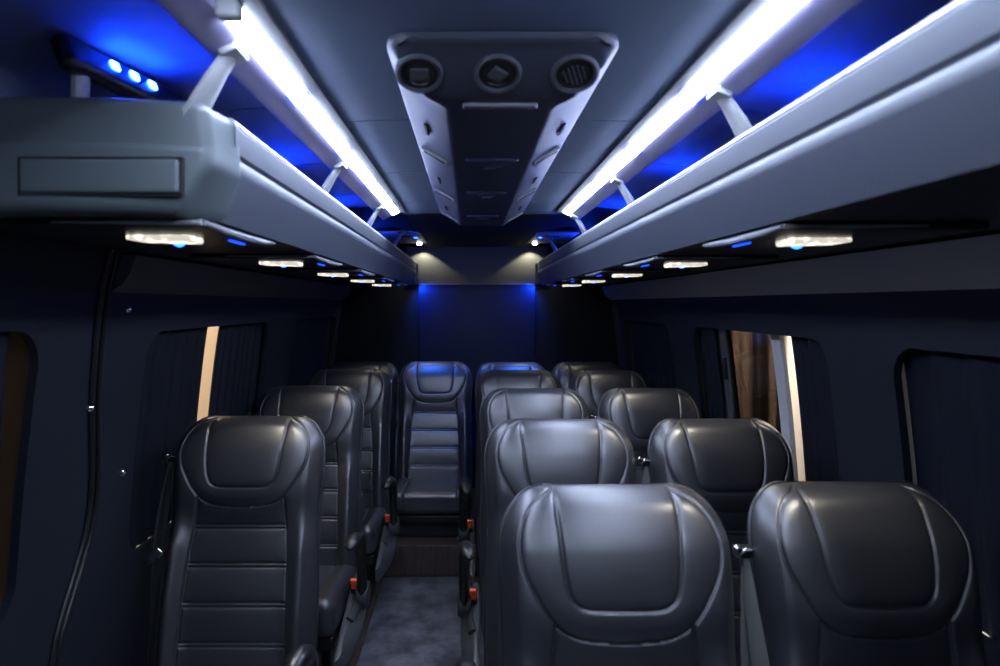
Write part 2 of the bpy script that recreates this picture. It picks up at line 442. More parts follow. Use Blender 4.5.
# ------------------------------------------------------------------ luggage racks
FASC = [(0.430, 0.290), (0.427, 0.286), (0.4275, 0.262), (0.429, 0.246), (0.4325, 0.2405), (0.4322, 0.238), (0.430, 0.2335),
        (0.428, 0.227), (0.4275, 0.219), (0.4290, 0.212), (0.456, 0.134)]
def rack(side, y0, y1, br, label):
    t = thing('luggage_rack', label, 'luggage rack', (CX + side * 0.43, y0, H + 0.13), 'overhead luggage racks')
    ox, oy, oz = t.location
    def loc(h, Z): return (CX + side * h - ox, H + Z - oz)
    P = [loc(h, z) for h, z in FASC] + [loc(0.460, 0.134), loc(0.446, 0.29)]
    MB().extrude(P, 0, y1 - y0).build('fascia', M['rack'], t, 25)
    MB().tube([(loc(0.437, 0.292)[0], 0, loc(0, 0.292)[1]), (loc(0.437, 0.292)[0], y1 - y0, loc(0, 0.292)[1])], 0.0095, 10).build('lip', M['bracket'], t)
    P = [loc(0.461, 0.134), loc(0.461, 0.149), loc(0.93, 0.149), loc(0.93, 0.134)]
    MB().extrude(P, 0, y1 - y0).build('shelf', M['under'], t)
    for yb in br:
        b = MB(); y = yb - y0
        pts = [(0.416, 0.386), (0.426, 0.370), (0.441, 0.345), (0.460, 0.312), (0.482, 0.275), (0.497, 0.235), (0.500, 0.152)]
        b.tube([(loc(h, z)[0], y, loc(h, z)[1]) for h, z in pts], [(0.010, 0.022), (0.009, 0.024), (0.010, 0.029), (0.011, 0.033), (0.011, 0.034), (0.009, 0.024), (0.009, 0.024)], 10)
        bo = b.build('bracket', M['bracket'], t)
        MB().rbox((loc(0.414, 0)[0], y, loc(0, 0.388)[1]), (0.030, 0.058, 0.022), 0.004, rot=Matrix.Rotation(side * 0.42, 3, 'Y')).build('clamp', M['bracket'], bo)
        MB().lathe([(0.006, 0), (0.006, 0.006), (0.003, 0.008)], (loc(0.430, 0)[0], y - 0.02, loc(0, 0.384)[1]), (0, -1, 0), 10).build('bolt', M['chrome'], bo)
    # rear end plate, with an unseen blue lamp added to light the rear panel
    e = MB().rbox((loc(0.438, 0)[0], y1 - y0 + 0.006, loc(0, 0.215)[1]), (0.05, 0.012, 0.15), 0.004).build('end_plate', M['rack'], t)
    MB().rbox((loc(0.447, 0)[0], y1 - y0 + 0.020, loc(0, 0.165)[1]), (0.018, 0.02, 0.03), 0.005, 2).build('blue_led', M['led_added'], t)
    L = bpy.data.lights.new('blue_spot', 'SPOT'); L.energy = 3.2; L.color = (0.01, 0.10, 1.0)
    L.spot_size = math.radians(130); L.spot_blend = 0.7; L.shadow_soft_size = 0.01
    o = bpy.data.objects.new('blue_spot', L); COL.objects.link(o); o.parent = t
    o.location = (loc(0.430, 0)[0], y1 - y0 + 0.036, loc(0, 0.148)[1])
    o.rotation_euler = Vector((-side * 0.25, 0.10, -0.42)).to_track_quat('-Z', 'Y').to_euler()
    return t
rl = rack(-1, 1.085, 4.72, (1.03, 1.88, 2.70, 3.62), 'long grey overhead luggage rack along the left wall, ending in a moulded cap')
rr = rack(1, Y0 + 0.02, 4.72, (0.42, 1.235, 2.10, 2.95, 3.95), 'long grey overhead luggage rack along the right wall, running out of view')
# the moulded front cap of the left rack
ox, oy, oz = rl.location
def cap_fn(w):
    x, y, z = w
    # wider at the crease, narrower to the bottom at its inner end; front slightly bowed
    fr = max(0, min(1, (0.05 - y) / 0.08))
    if x > 0: x -= (0.045 * max(0, (-z - 0.01) / 0.09) * (0.55 + 0.75 * fr) + 0.010 * max(0, (z - 0.0) / 0.09) + 0.012 * fr) * (x / 0.27)
    y += 0.020 * (x / 0.27) ** 2 - (0.006 if z < 0.012 else 0.0)
    z -= 0.006 * (x / 0.27) ** 2
    return (x, y, z)
cw = MB().rbox((-0.643 - ox, 1.040 - oy, H + 0.2225 - oz), (0.54, 0.11, 0.175), 0.020, 4, (14, 2, 16), fn=cap_fn)
cap = cw.build('end_cap', M['cap'], rl, 30)
MB().rbox((-0.541 - ox, 0.980 - oy, H + 0.1865 - oz), (0.232, 0.014, 0.050), 0.006, 3).build('inset_panel', M['cap'], cap)
gm = MB()
for (xx, zz, sx, sz) in ((-0.541, 0.2140, 0.242, 0.004), (-0.541, 0.1590, 0.242, 0.004), (-0.6595, 0.1865, 0.004, 0.057), (-0.4225, 0.1865, 0.004, 0.057)):
    gm.rbox((xx - ox, 0.9835 - oy, H + zz - oz), (sx, 0.010, sz), 0.002, 1)
gm.build('inset_groove', M['gap'], cap)

# ------------------------------------------------------------------ light rails
def rail(side, y0, y1, label, ext=0.0, segs=(1.30, 1.76, 2.24, 2.72)):
    t = thing('light_rail', label, 'light', (CX + side * 0.39, y0, H + 0.40), 'ceiling light rails')
    ox, oy, oz = t.location
    def loc(h, Z): return (CX + side * h - ox, H + Z - oz)
    L = y1 - y0
    P = [loc(*p) for p in ((0.332, 0.416), (0.334, 0.4105), (0.345, 0.4095), (0.3625, 0.4105), (0.3625, 0.418), (0.40, 0.418), (0.40, 0.424), (0.332, 0.424))]
    MB().extrude(P, -ext, L + 0.02).build('housing', M['rail'], t, 50)
    P = [loc(*p) for p in ((0.363, 0.4095), (0.366, 0.4065), (0.376, 0.4015), (0.386, 0.397), (0.391, 0.3955), (0.3925, 0.398), (0.3925, 0.412), (0.363, 0.412))]
    MB().extrude(P, 0.004, L).build('diffuser', M['led_white'], t, 60)
    P = [loc(*p) for p in ((0.393, 0.3975), (0.410, 0.3885), (0.434, 0.376), (0.440, 0.377), (0.4415, 0.385), (0.428, 0.397), (0.415, 0.412), (0.393, 0.416))]
    MB().extrude(P, -ext, L + 0.02).build('flange', M['flange'], t, 50)
    MB().rbox((loc(0.378, 0)[0], -0.012, loc(0, 0.404)[1]), (0.034, 0.024, 0.03), 0.006).build('end_cap', M['bracket'], t)
    for k, y in enumerate(segs):
        for (h, z) in ((0.3615, 0.407), (0.3945, 0.3935)):
            x_, z_ = loc(h, z)
            MB().rbox((x_, y - y0, z_), (0.004, 0.055, 0.005), 0.0018, 1).build('blue_segment', M['led_blue_soft'], t)
    return t
rail(-1, 0.93, 2.98, 'glowing white light strip along the left of the ceiling, its near end in view', 0.125)
rail(-1, -0.5, 0.80, 'front section added to the left ceiling light strip to light the seats, its grey tip showing at the top edge', 0.0, ())  # lamp added above the view to brighten the seat fronts
rail(1, -0.5, 2.98, 'glowing white light strip along the right of the ceiling, running out at the top')

# blue light bars inside the racks
def blue_bar(side, y, label, h=0.645, Z=0.335, ln=0.36, py=-0.13, zb=0.15, yaw=0.0, d0=-0.02):
    t = thing('blue_light_bar', label, 'light', (CX + side * h, y, H + Z), 'blue light bars in the racks')
    t.rotation_euler = (0, 0, yaw)
    s_ = -side
    def tilt(w):   # long axis y, face turned to aisle and up
        return w
    R_ = Matrix.Rotation(math.radians(25) * side, 3, 'Y')
    MB().rbox((0, 0, 0), (0.032, ln, 0.06), 0.015, 4, rot=R_).build('housing', M['black'], t)
    for k in (-1, 0, 1):
        p = R_ @ Vector((s_ * 0.0165, k * 0.05 + d0, 0.006))
        MB().rbox(p, (0.006, 0.018, 0.015), 0.0028, 2, rot=R_).build('led', M['led_blue'], t)
    MB().tube([(0, py, -0.02), (0, py, zb - Z)], 0.014, 10).build('post', M['bracket'], t)
    return t
for k, y in enumerate((1.17, 2.02, 2.88, 3.80)):
    rk = ('first', 'second', 'third', 'last')[k]
    blue_bar(-1, y, 'blue light bar standing in the left rack, ' + ('showing three blue lights above the moulded cap' if k == 0 else 'number %s from the cap' % rk),
             **(dict(h=0.645, Z=0.385, ln=0.32, py=-0.115, zb=0.292, yaw=-0.16, d0=0.0) if k == 0 else {}))
    blue_bar(1, y + (0.15 if k == 0 else 0.12), 'blue light bar lying in the right rack behind its lip, %s from the near end' % rk)

# ------------------------------------------------------------------ reading light pods under the racks
def pod(side, y, label, power=4.5):
    t = thing('reading_light', label, 'light', (CX + side * 0.60, y, H + 0.134), 'reading lights under the racks')
    def X(h): return side * (h - 0.60)
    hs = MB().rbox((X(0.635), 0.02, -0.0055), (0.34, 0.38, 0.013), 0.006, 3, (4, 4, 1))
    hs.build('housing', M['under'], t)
    P = [(X(0.462), -0.17 + 0.0, -0.007), (X(0.460), -0.10, -0.011), (X(0.459), 0.02, -0.013), (X(0.459), 0.12, -0.011), (X(0.462), 0.20, -0.006)]
    MB().tube([Vector(p) for p in P], [(0.004, 0.004), (0.007, 0.006), (0.007, 0.006), (0.007, 0.006), (0.003, 0.003)], 8).build('edge_strip', M['bracket'], t)
    MB().tube([(X(0.465), -0.172, -0.007), (X(0.56), -0.174, -0.007), (X(0.70), -0.172, -0.006)], [0.005, 0.004, 0.002], 8).build('front_bead', M['bracket'], t)
    def lens_fn(w):
        x, y_, z = w
        f = max(0, (X(0.0) and side * x + 0.065) / 0.13)   # 0 inner .. 1 outer
        if z < 0: z *= 1.0 - 0.55 * f
        return (x, y_ * (1 - 0.1 * f), z)
    MB().rbox((0, 0.0, -0.017), (0.112, 0.075, 0.013), 0.005, 3, (6, 3, 2), fn=lens_fn).build('lens', M['lamp_warm'], t)
    MB().lathe([(0.011, 0), (0.010, 0.004), (0.005, 0.007), (0.001, 0.008)], (X(0.625), 0.115, -0.013), (0, 0, -1), 14).build('blue_led', M['led_blue_dot'], t)
    MB().rbox((X(0.505), 0.10, -0.0135), (0.007, 0.08, 0.003), 0.0014, 2).build('blue_reflection', M['led_blue_soft'], t)  # blue reflection on the housing, built as a glowing strip
    L = bpy.data.lights.new('reading_spot', 'SPOT'); L.energy = power; L.color = (1.0, 0.92, 0.78)
    L.spot_size = math.radians(95); L.spot_blend = 0.8; L.shadow_soft_size = 0.03
    o = bpy.data.objects.new('reading_spot', L); COL.objects.link(o); o.parent = t
    o.location = (0, 0, -0.035); o.rotation_euler = (math.radians(-14), 0, 0)
    return t
ORD = ('nearest', 'second', 'third', 'fourth', 'farthest')
for k in range(5):
    pod(-1, 1.215 + 0.745 * k, 'lit reading light under the left rack, %s of five from the camera' % ORD[k], (4.5, 4.5, 3, 1.5, 0.7)[k])
    pod(1, 1.265 + 0.75 * k, 'lit reading light under the right rack, %s of five from the camera' % ORD[k], (4.5, 4.5, 3.5, 1.5, 0.7)[k])

# ------------------------------------------------------------------ ceiling console
con = thing('ceiling_console', 'long dark air conditioning console down the middle of the ceiling', 'air conditioner', (0.052, 1.0, H + 0.46))
def cz(y): 
    u = min(1, max(0, (y - 1.03) / 0.115)); u = u * u * (3 - 2 * u) * 0.5 + u * 0.5
    return 0.402 - 0.055 * u
def con_section(y):
    w = 0.184
    if y < 1.08: w = 0.184 - 0.03 * (1 - math.sqrt(max(0, 1 - ((1.08 - y) / 0.056) ** 2)))
    if y > 2.98: w -= (y - 2.98) * 0.3
    zc = cz(y); e = 0.4025
    u = min(1, max(0, (y - 1.07) / 0.12)); hi = (w - 0.022) * (1 - u) + 0.093 * u
    if y < 1.07: hi = w - 0.022
    zc2 = zc + (0 if y < 2.98 else (y - 2.98) * 0.4)
    ee = max(e, zc2) if y > 1.06 else e + (0.006 if y < 1.029 else 0)
    if y < 1.029: zc2 += 0.004
    half_ = [(w, 0.4165), (w + 0.001, ee + 0.006), (w - 0.002, ee + 0.002), (w - 0.008, ee - 0.0015),
             (hi + 0.006, zc2 + 0.0035), (hi, zc2 + 0.0012), (hi - 0.008, zc2)]
    L = [(-h, z) for h, z in half_] ; R_ = [(h, z) for h, z in half_[::-1]]
    return L + R_
ys = [1.024, 1.029, 1.034, 1.042, 1.052, 1.064, 1.076, 1.09, 1.105, 1.12, 1.135, 1.15, 1.17, 1.20, 1.25] + list(np.linspace(1.3, 2.98, 12)) + [3.0, 3.02]
V = []; F = []
for y in ys: V += [(x, y - 1.0, z - 0.46) for x, z in con_section(y)]
n = len(con_section(1.2))
for i in range(len(ys) - 1):
    for k in range(n):
        k2 = (k + 1) % n; F.append((i * n + k, i * n + k2, (i + 1) * n + k2, (i + 1) * n + k))
F += [tuple(range(n))[::-1], tuple((len(ys) - 1) * n + k for k in range(n))]
MB().add(V, F).build('body', M['console'], con, 28)
# round vents on the sloping front
yv = 1.088; dzdy = (cz(yv + 0.02) - cz(yv - 0.02)) / 0.04
nrm = Vector((0, dzdy, -1)).normalized(); tan_y = Vector((0, 1, dzdy)).normalized()
for k, x in enumerate((-0.134, -0.007, 0.118)):
    c0 = Vector((x, yv - 1.0, cz(yv) - 0.46))
    vt = MB().lathe([(0.040, -0.004), (0.0395, 0.003), (0.036, 0.006), (0.032, 0.005), (0.0305, 0.0005), (0.0305, -0.004)], c0, nrm, 32).build('air_vent', M['console_trim'], con)
    MB().lathe([(0.030, -0.003), (0.030, 0.001), (0.022, 0.0035), (0.0205, 0.001)], c0, nrm, 28).build('nozzle', M['black'], vt)
    if k == 2:
        b = MB()
        for q in range(-2, 3):
            hw = 0.0009; ll = 0.019 * math.sqrt(max(0.1, 1 - (q * 0.0075 / 0.02) ** 2))
            R_ = Matrix((Vector((1, 0, 0)), tan_y, -nrm)).transposed() @ Matrix.Rotation(-0.35, 3, 'Z')
            b.rbox(c0 + nrm * 0.004 + R_ @ Vector((q * 0.0075, 0, 0)), (0.0028, 2 * ll, 0.004), 0.001, 1, rot=R_)
        b.build('louver', M['console_trim'], vt)
    else:
        R_ = Matrix((Vector((1, 0, 0)), tan_y, -nrm)).transposed() @ Matrix.Rotation(0.6 if k == 1 else 0.0, 3, 'Z')
        MB().rbox(c0 + nrm * 0.003, (0.026 if k else 0.03, 0.024, 0.005), 0.002, 2, rot=R_).build('flap', M['grey_plastic'], vt)
# slot handles and small grilles along the centre
for k, (y, wd) in enumerate(((1.165, 0.130), (1.60, 0.128), (2.07, 0.125), (2.62, 0.125))):
    sl = MB().rbox((0, y - 1.0, cz(y) - 0.46 - 0.002), (wd, 0.020, 0.009), 0.004, 3).build('slot_handle', M['slot'], con)
    MB().rbox((0.02, y - 1.0, cz(y) - 0.46 - 0.0062), (wd * 0.45, 0.012, 0.0025), 0.001, 1).build('slot_insert', M['grey_plastic'], sl)
    if k:
        g = MB()
        g.rbox((0, y + 0.065 - 1.0, cz(y) - 0.46 - 0.001), (0.05, 0.004, 0.004), 0.001, 1)
        for q in (-1, 0, 1):
            g.rbox((0.006 + q * 0.010, y + 0.095 - 1.0, cz(y) - 0.46 - 0.0012), (0.004, 0.040, 0.004), 0.001, 1, rot=Matrix.Rotation(0.5, 3, 'Z'))
        g.build('small_grille', M['slot'], con)
# facet details
def facet(side, f, y, o=0.0):
    """point on the side facet, f=0 inner..1 outer edge"""
    zi, ze = cz(y) + 0.0035, 0.401; h = 0.099 + (0.184 - 0.099) * f; z = zi + (ze - zi) * f
    nv = Vector((side * (zi - ze), 0, -(0.085))).normalized(); nv = Vector((side * abs(nv.x), 0, nv.z))
    return Vector((side * h, y - 1.0, z - 0.46)) + nv * o, nv
for side in (-1, 1):
    for k in range(3):
        y0_ = 1.45 + 0.60 * k
        p, nv = facet(side, 0.55, y0_, 0.0005)
        R_ = Matrix.Rotation(-side * math.atan2(0.05, 0.085), 3, 'Y')
        MB().rbox(p, (0.008, 0.085, 0.004), 0.001, 1, rot=R_).build('slit', M['gap'], con)
        p, nv = facet(side, 0.48, y0_ + 0.24, 0.001)
        sv = MB().rbox(p, (0.078, 0.030, 0.008), 0.0035, 3, rot=R_).build('side_vent', M['slot'], con)
        p2, _ = facet(side, 0.48, y0_ + 0.24, 0.0045)
        MB().rbox(p2, (0.062, 0.018, 0.003), 0.001, 1, rot=R_).build('vent_mouth', M['gap'], sv)
    # seam between the front moulding and the first module
# ------------------------------------------------------------------ rear ceiling corner lamps
for side in (-1, 1):
    lb = 'left' if side < 0 else 'right'
    t = thing('corner_panel', 'grey ceiling corner panel with slot and small lamp at the rear %s' % lb, 'ceiling lamp', (CX + side * 0.43, 4.2, H + 0.415), 'rear corner panels')
    MB().rbox((side * 0.03, -0.02, 0.0), (0.25, 0.66, 0.014), 0.006, 3).build('panel', M['bracket'], t)
    MB().rbox((side * 0.02, -0.15, -0.008), (0.09, 0.05, 0.004), 0.0018, 2).build('slot', M['gap'], t)
    MB().lathe([(0.016, 0.0), (0.016, 0.010), (0.013, 0.014), (0.008, 0.015)], (side * -0.045, 0.27, -0.006), (0, 0, -1), 20).build('lamp', M['lamp_spot'], t)
    MB().lathe([(0.011, 0), (0.010, 0.004), (0.004, 0.006)], (side * -0.05, -0.10, -0.007), (0, 0, -1), 14).build('blue_led', M['led_blue_dot'], t)
    L = bpy.data.lights.new('blue_spot', 'SPOT'); L.energy = 16; L.color = (0.03, 0.16, 1.0)
    L.spot_size = math.radians(44); L.spot_blend = 0.9; L.shadow_soft_size = 0.02
    o = bpy.data.objects.new('blue_spot', L); COL.objects.link(o); o.parent = t
    o.location = (side * -0.05, -0.10, -0.02)
    o.rotation_euler = Vector((side * (-0.38 + 0.25) - 0.0, 0.20, -0.80)).to_track_quat('-Z', 'Y').to_euler()
    L = bpy.data.lights.new('corner_spot', 'SPOT'); L.energy = 1.7; L.color = (1.0, 0.95, 0.70)
    L.spot_size = math.radians(114); L.spot_blend = 0.2; L.shadow_soft_size = 0.012
    o = bpy.data.objects.new('corner_spot', L); COL.objects.link(o); o.parent = t
    o.location = (side * -0.045, 0.582, -0.002); o.rotation_euler = (0, 0, 0)

# ------------------------------------------------------------------ seats
REC = math.radians(12.5); HZ = 0.385; LB = 0.775     # recline, hinge height, back length
AX = Vector((0, math.sin(REC), math.cos(REC))); NM = Vector((0, -math.cos(REC), math.sin(REC)))
def lean(tau): return -1.15 * max(0.0, 0.175 - tau) ** 2
def sp(s, tau, h): return Vector((s, 0, HZ)) + AX * (LB - tau) + NM * (h + lean(tau))
WMAX = 0.226
_wt = [0.0, 0.10, 0.14, 0.20, 0.30, 0.42, 0.55, 0.78]; _ww = [WMAX, WMAX, WMAX, 0.225, 0.220, 0.222, 0.226, 0.228]
def wsil(tau):
    w = float(np.interp(tau, _wt, _ww))
    if tau < 0.115: w -= 0.092 * (1 - math.sqrt(max(0, 1 - (1 - tau / 0.115) ** 2)))
    return w
def seglen_dist(pts, line):
    d = np.full(len(pts), 9.0)
    for a, b in zip(line[:-1], line[1:]):
        a = np.array(a); b = np.array(b); ab = b - a; L2 = max(1e-12, (ab ** 2).sum())
        t = np.clip(((pts - a) @ ab) / L2, 0, 1)
        d = np.minimum(d, np.linalg.norm(pts - (a + t[:, None] * ab), axis=1))
    return d
def inpoly(pts, poly):
    x, y = pts[:, 0], pts[:, 1]; r = np.zeros(len(pts), bool); n = len(poly)
    for i in range(n):
        x0, y0 = poly[i]; x1, y1 = poly[(i + 1) % n]
        c_ = ((y0 > y) != (y1 > y)) & (x < (x1 - x0) * (y - y0) / ((y1 - y0) or 1e-12) + x0); r ^= c_
    return r
def bez(P, n=60):   # smooth open polyline
    return [tuple(q) for q in smooth_path(P, n)]
A_half = [(0.0, 0.278), (0.05, 0.2765), (0.09, 0.270), (0.118, 0.256), (0.140, 0.232), (0.160, 0.200), (0.182, 0.160), (0.192, 0.120),
          (0.190, 0.085), (0.178, 0.052), (0.158, 0.028), (0.130, 0.013), (0.119, 0.006)]
B_half = [(0.0, 0.221), (0.06, 0.220), (0.080, 0.216), (0.095, 0.204), (0.103, 0.184), (0.109, 0.15), (0.113, 0.10), (0.117, 0.05), (0.119, 0.004)]
Ah = bez(A_half); Bh = bez(B_half)
mir = lambda L: [(-s, t) for s, t in L[::-1]]
Aline = mir(Ah)[:-1] + Ah; Bline = mir(Bh)[:-1] + Bh
def wi(tau): return float(np.interp(tau, [0.25, 0.40, 0.78], [0.128, 0.142, 0.158]))
Cl = [(wi(t), t) for t in np.linspace(0.246, 0.78, 14)]
SEAMS = [0.338, 0.448, 0.558, 0.668]

def build_back():
    taus = np.concatenate([0.07 * np.linspace(0, 1, 16) ** 1.9, np.linspace(0.07, 0.775, 236)[1:]])
    q = np.linspace(-1, 1, 219); us = np.sign(q) * (1 - (1 - np.abs(q)) ** 1.45)
    NT, NU = len(taus), len(us)
    ws = np.array([wsil(t) for t in taus])
    Sg = ws[:, None] * us[None, :]; Tg = np.repeat(taus[:, None], NU, 1)
    pts = np.stack([Sg.ravel(), Tg.ravel()], 1)
    tt = np.linspace(0, 0.85, 160)
    tt = np.concatenate([0.115 * np.linspace(0, 1, 40) ** 2, np.linspace(0.115, 0.85, 60)[1:]])
    side = [(wsil(t), t) for t in tt]
    outline = [(-s, t) for s, t in side[::-1]] + side
    d = seglen_dist(pts, outline)
    e, E = 0.050, 0.052
    x = np.clip(1 - d / e, 0, 1); drop = E * (1 - np.sqrt(np.maximum(0, 1 - x ** 2)))
    dA = seglen_dist(pts, Aline); dB = seglen_dist(pts, Bline)
    s = pts[:, 0]; t = pts[:, 1]
    dC = np.minimum(seglen_dist(pts, Cl), seglen_dist(pts, [(-a, b) for a, b in Cl]))
    inA = inpoly(pts, Aline); inB = inpoly(pts, Bline)
    wiv = np.interp(t, [0.25, 0.40, 0.78], [0.128, 0.142, 0.158])
    inI = (~inA) & (np.abs(s) < wiv) & (t > 0.2)
    dH = np.full(len(pts), 9.0)
    for k in SEAMS:
        for o in (-0.0055, 0.0055): dH = np.minimum(dH, np.abs(t - k - o))
    dH = np.where(inI, dH, 9.0)
    dm = np.minimum(np.minimum(dA, dC), np.minimum(dB, dH))
    puff = 0.0040 * (1 - np.exp(-dm / 0.017)) - 0.0058 * np.exp(-(dm / 0.0026) ** 2)
    sm = lambda a, b, v: (lambda u: u * u * (3 - 2 * u))(np.clip((v - a) / (b - a), 0, 1))
    head = 0.028 * sm(0.36, 0.20, t) * (1 - 0.55 * sm(0.12, 0.0, t))
    bol = 0.026 * np.exp(-((np.abs(s) - 0.188) / 0.032) ** 2) * sm(0.26, 0.42, t)
    crown = -0.016 * (s / WMAX) ** 2 * sm(0.40, 0.2, t)
    lumbar = 0.012 * np.exp(-((t - 0.58) / 0.14) ** 2)
    insr = -0.006 * inI
    h = 0.052 - drop + puff + head * (d > 0) * np.minimum(1, d / 0.03) + (bol + crown + lumbar + insr) * np.minimum(1, d / 0.03)
    V = []
    for (a, b, c_) in zip(s, t, h):
        b2 = b + 0.007 * (abs(a) / WMAX) ** 2.0 * max(0, 1 - b / 0.2)
        V.append(sp(a, b2, c_))
    reg = np.where(inB, 2, np.where(inA, 1, np.where(inI, 3, 0))).reshape(NT, NU)
    faces = {0: [], 1: [], 2: [], 3: []}
    cs = (Sg[:-1, :-1] + Sg[1:, 1:] + Sg[:-1, 1:] + Sg[1:, :-1]) / 4; ct = (Tg[:-1, :-1] + Tg[1:, 1:]) / 2
    cp = np.stack([cs.ravel(), ct.ravel()], 1)
    fa = inpoly(cp, Aline); fb = inpoly(cp, Bline)
    fi = (~fa) & (np.abs(cp[:, 0]) < np.interp(cp[:, 1], [0.25, 0.40, 0.78], [0.128, 0.142, 0.158])) & (cp[:, 1] > 0.2)
    k = 0
    for i in range(NT - 1):
        for j in range(NU - 1):
            a = i * NU + j
            r = 2 if fb[k] else 1 if fa[k] else 3 if fi[k] else 0
            faces[r].append((a, a + NU, a + NU + 1, a + 1)); k += 1
    # shared normals so that split parts shade as one skin
    full = bpy.data.meshes.new('tmp'); full.from_pydata(V, [], sum(faces.values(), [])); full.update()
    for p in full.polygons: p.use_smooth = True
    nor = [v.normal.copy() for v in full.vertices]
    out = {}
    for r, nm in ((0, 'backrest'), (1, 'headrest'), (2, 'headrest_pad'), (3, 'backrest_panel')):
        used = sorted(set(i for f in faces[r] for i in f)); mp = {u: i for i, u in enumerate(used)}
        me = bpy.data.meshes.new(nm)
        me.from_pydata([V[u] for u in used], [], [tuple(mp[i] for i in f) for f in faces[r]]); me.update()
        for p in me.polygons: p.use_smooth = True
        me.normals_split_custom_set_from_vertices([nor[u] for u in used])
        me.materials.append(M['leather']); out[nm] = me
    bpy.data.meshes.remove(full)
    # hard back shell
    V = []; F = []
    q = np.linspace(-1, 1, 41); us = np.sign(q) * (1 - (1 - np.abs(q)) ** 1.6)
    taus = np.concatenate([0.07 * np.linspace(0, 1, 10) ** 1.9, np.linspace(0.07, 0.775, 26)[1:]])
    pts = np.array([(wsil(t) * u * 0.998, t) for t in taus for u in us])
    d = seglen_dist(pts, outline); x = np.clip(1 - d / 0.06, 0, 1)
    for (a, b), dd in zip(pts, x):
        b2 = b + 0.007 * (abs(a) / WMAX) ** 2.0 * max(0, 1 - b / 0.2)
        V.append(sp(a, b2, -0.004 - 0.055 * math.sqrt(max(0, 1 - dd * dd))))
    n = len(us)
    for i in range(len(taus) - 1):
        for j in range(n - 1):
            a = i * n + j; F.append((a, a + 1, a + n + 1, a + n))
    out['back_shell'] = MB().add(V, F).mesh('back_shell', M['shell'], 60)
    # piping round the edge
    P = []
    for a, b in outline:
        if b <= 0.775:
            b2 = b + 0.007 * (abs(a) / WMAX) ** 2.0 * max(0, 1 - b / 0.2); P.append(sp(a, b2, -0.002))
    out['piping'] = MB().tube(P, 0.0048, 8).mesh('piping', M['piping'], 60)
    return out
SM = build_back()

def build_cushion():
    def fn(w):
        x, y, z = w
        f = (y + 0.25) / 0.5                      # 0 front .. 1 back
        top = (z + 0.065) / 0.13
        z2 = z + 0.022 * (1 - f) - 0.02 * f       # tilt
        z2 += 0.012 * math.exp(-((abs(x) - 0.19) / 0.03) ** 2) * top
        z2 -= 0.006 * math.exp(-((abs(x) - 0.145) / 0.004) ** 2) * top
        if f < 0.15: y += 0.012 * (1 - top) 
        if f < 0.1: y += 0.004 * math.exp(-((abs(x) - 0.145) / 0.004) ** 2)
        return (x, y, z2)
    return MB().rbox((0, -0.245, 0.375), (0.452, 0.50, 0.13), 0.04, 5, (90, 30, 4), fn=fn).mesh('cushion', M['leather'], 60)
SM['cushion'] = build_cushion()
SM['seat_pan'] = MB().rbox((0, -0.22, 0.293), (0.43, 0.42, 0.05), 0.012, 3).mesh('seat_pan', M['black'])

def arm_meshes(sd):
    X = sd * 0.288
    a = MB()
    P = [(X, -0.27, 0.415), (X, -0.285, 0.47), (X, -0.298, 0.53), (X, -0.308, 0.585), (X - sd * 0.002, -0.325, 0.625), (X - sd * 0.006, -0.365, 0.650),
         (X - sd * 0.012, -0.41, 0.652), (X - sd * 0.018, -0.445, 0.644), (X - sd * 0.02, -0.458, 0.640)]
    R_ = [(0.020, 0.030), (0.019, 0.027), (0.019, 0.026), (0.020, 0.027), (0.022, 0.027), (0.026, 0.023), (0.028, 0.020), (0.020, 0.014), (0.006, 0.005)]
    Q = smooth_path([list(p) + list(r) for p, r in zip(P, R_)], 40)
    a.tube([q[:3] for q in Q], [(q[3], q[4]) for q in Q], 16, flat=(1, 0, 0))
    am = a.mesh('armrest', M['black'], 60)
    h = MB().lathe([(0.001, -0.024), (0.040, -0.023), (0.046, -0.016), (0.046, 0.016), (0.040, 0.023), (0.001, 0.024)], (X, -0.255, 0.40), (1, 0, 0), 26)
    hub = h.mesh('armrest_hub', M['grey_plastic'], 40)
    # boat-shaped side cover, sloping outwards
    V = []; F = []; K = 22; rows = 8
    for i in range(K + 1):
        u = i / K; y = -0.12 - 0.43 * u
        wdt = 0.062 * math.sin(math.pi * min(1, 0.12 + 0.88 * u)) ** 0.7 + 0.004
        zt = 0.42 - 0.125 * u ** 1.4
        hh = 0.13 * (1 - u) + 0.05
        prof = [(0.000, zt), (0.010, zt + 0.004), (0.02, zt), (wdt * 0.75, zt - 0.030), (wdt, zt - 0.045), (wdt * 1.02, zt - 0.060), (wdt * 0.8, zt - hh), (0.0, zt - hh)]
        prof = [(min(a_, max(wdt, 0.006)), b_) for a_, b_ in prof]
        V += [(sd * (0.236 + a_), y, b_) for a_, b_ in prof]
    for i in range(K):
        for k in range(rows):
            k2 = (k + 1) % rows; F.append((i * rows + k, i * rows + k2, (i + 1) * rows + k2, (i + 1) * rows + k))
    F += [tuple(range(rows))[::-1], tuple(K * rows + k for k in range(rows))]
    cov = MB().add(V, F).mesh('side_cover', M['grey_plastic'], 45)
    R2 = Matrix.Rotation(sd * 0.62, 3, 'Y') @ Matrix.Rotation(0.28, 3, 'X')
    lev = MB().rbox((sd * 0.270, -0.325, 0.372), (0.030, 0.12, 0.014), 0.004, 2, rot=R2).mesh('recline_lever', M['shell'])
    R3 = Matrix.Rotation(0.35, 3, 'X')
    bk = MB().rbox((sd * 0.258, -0.245, 0.415), (0.032, 0.032, 0.09), 0.006, 3, rot=R3).mesh('belt_buckle', M['black'])
    bt = MB().rbox((sd * 0.258, -0.2645, 0.440), (0.027, 0.014, 0.042), 0.003, 2, rot=R3).mesh('release_button', M['red'])
    return am, hub, cov, lev, bk, bt
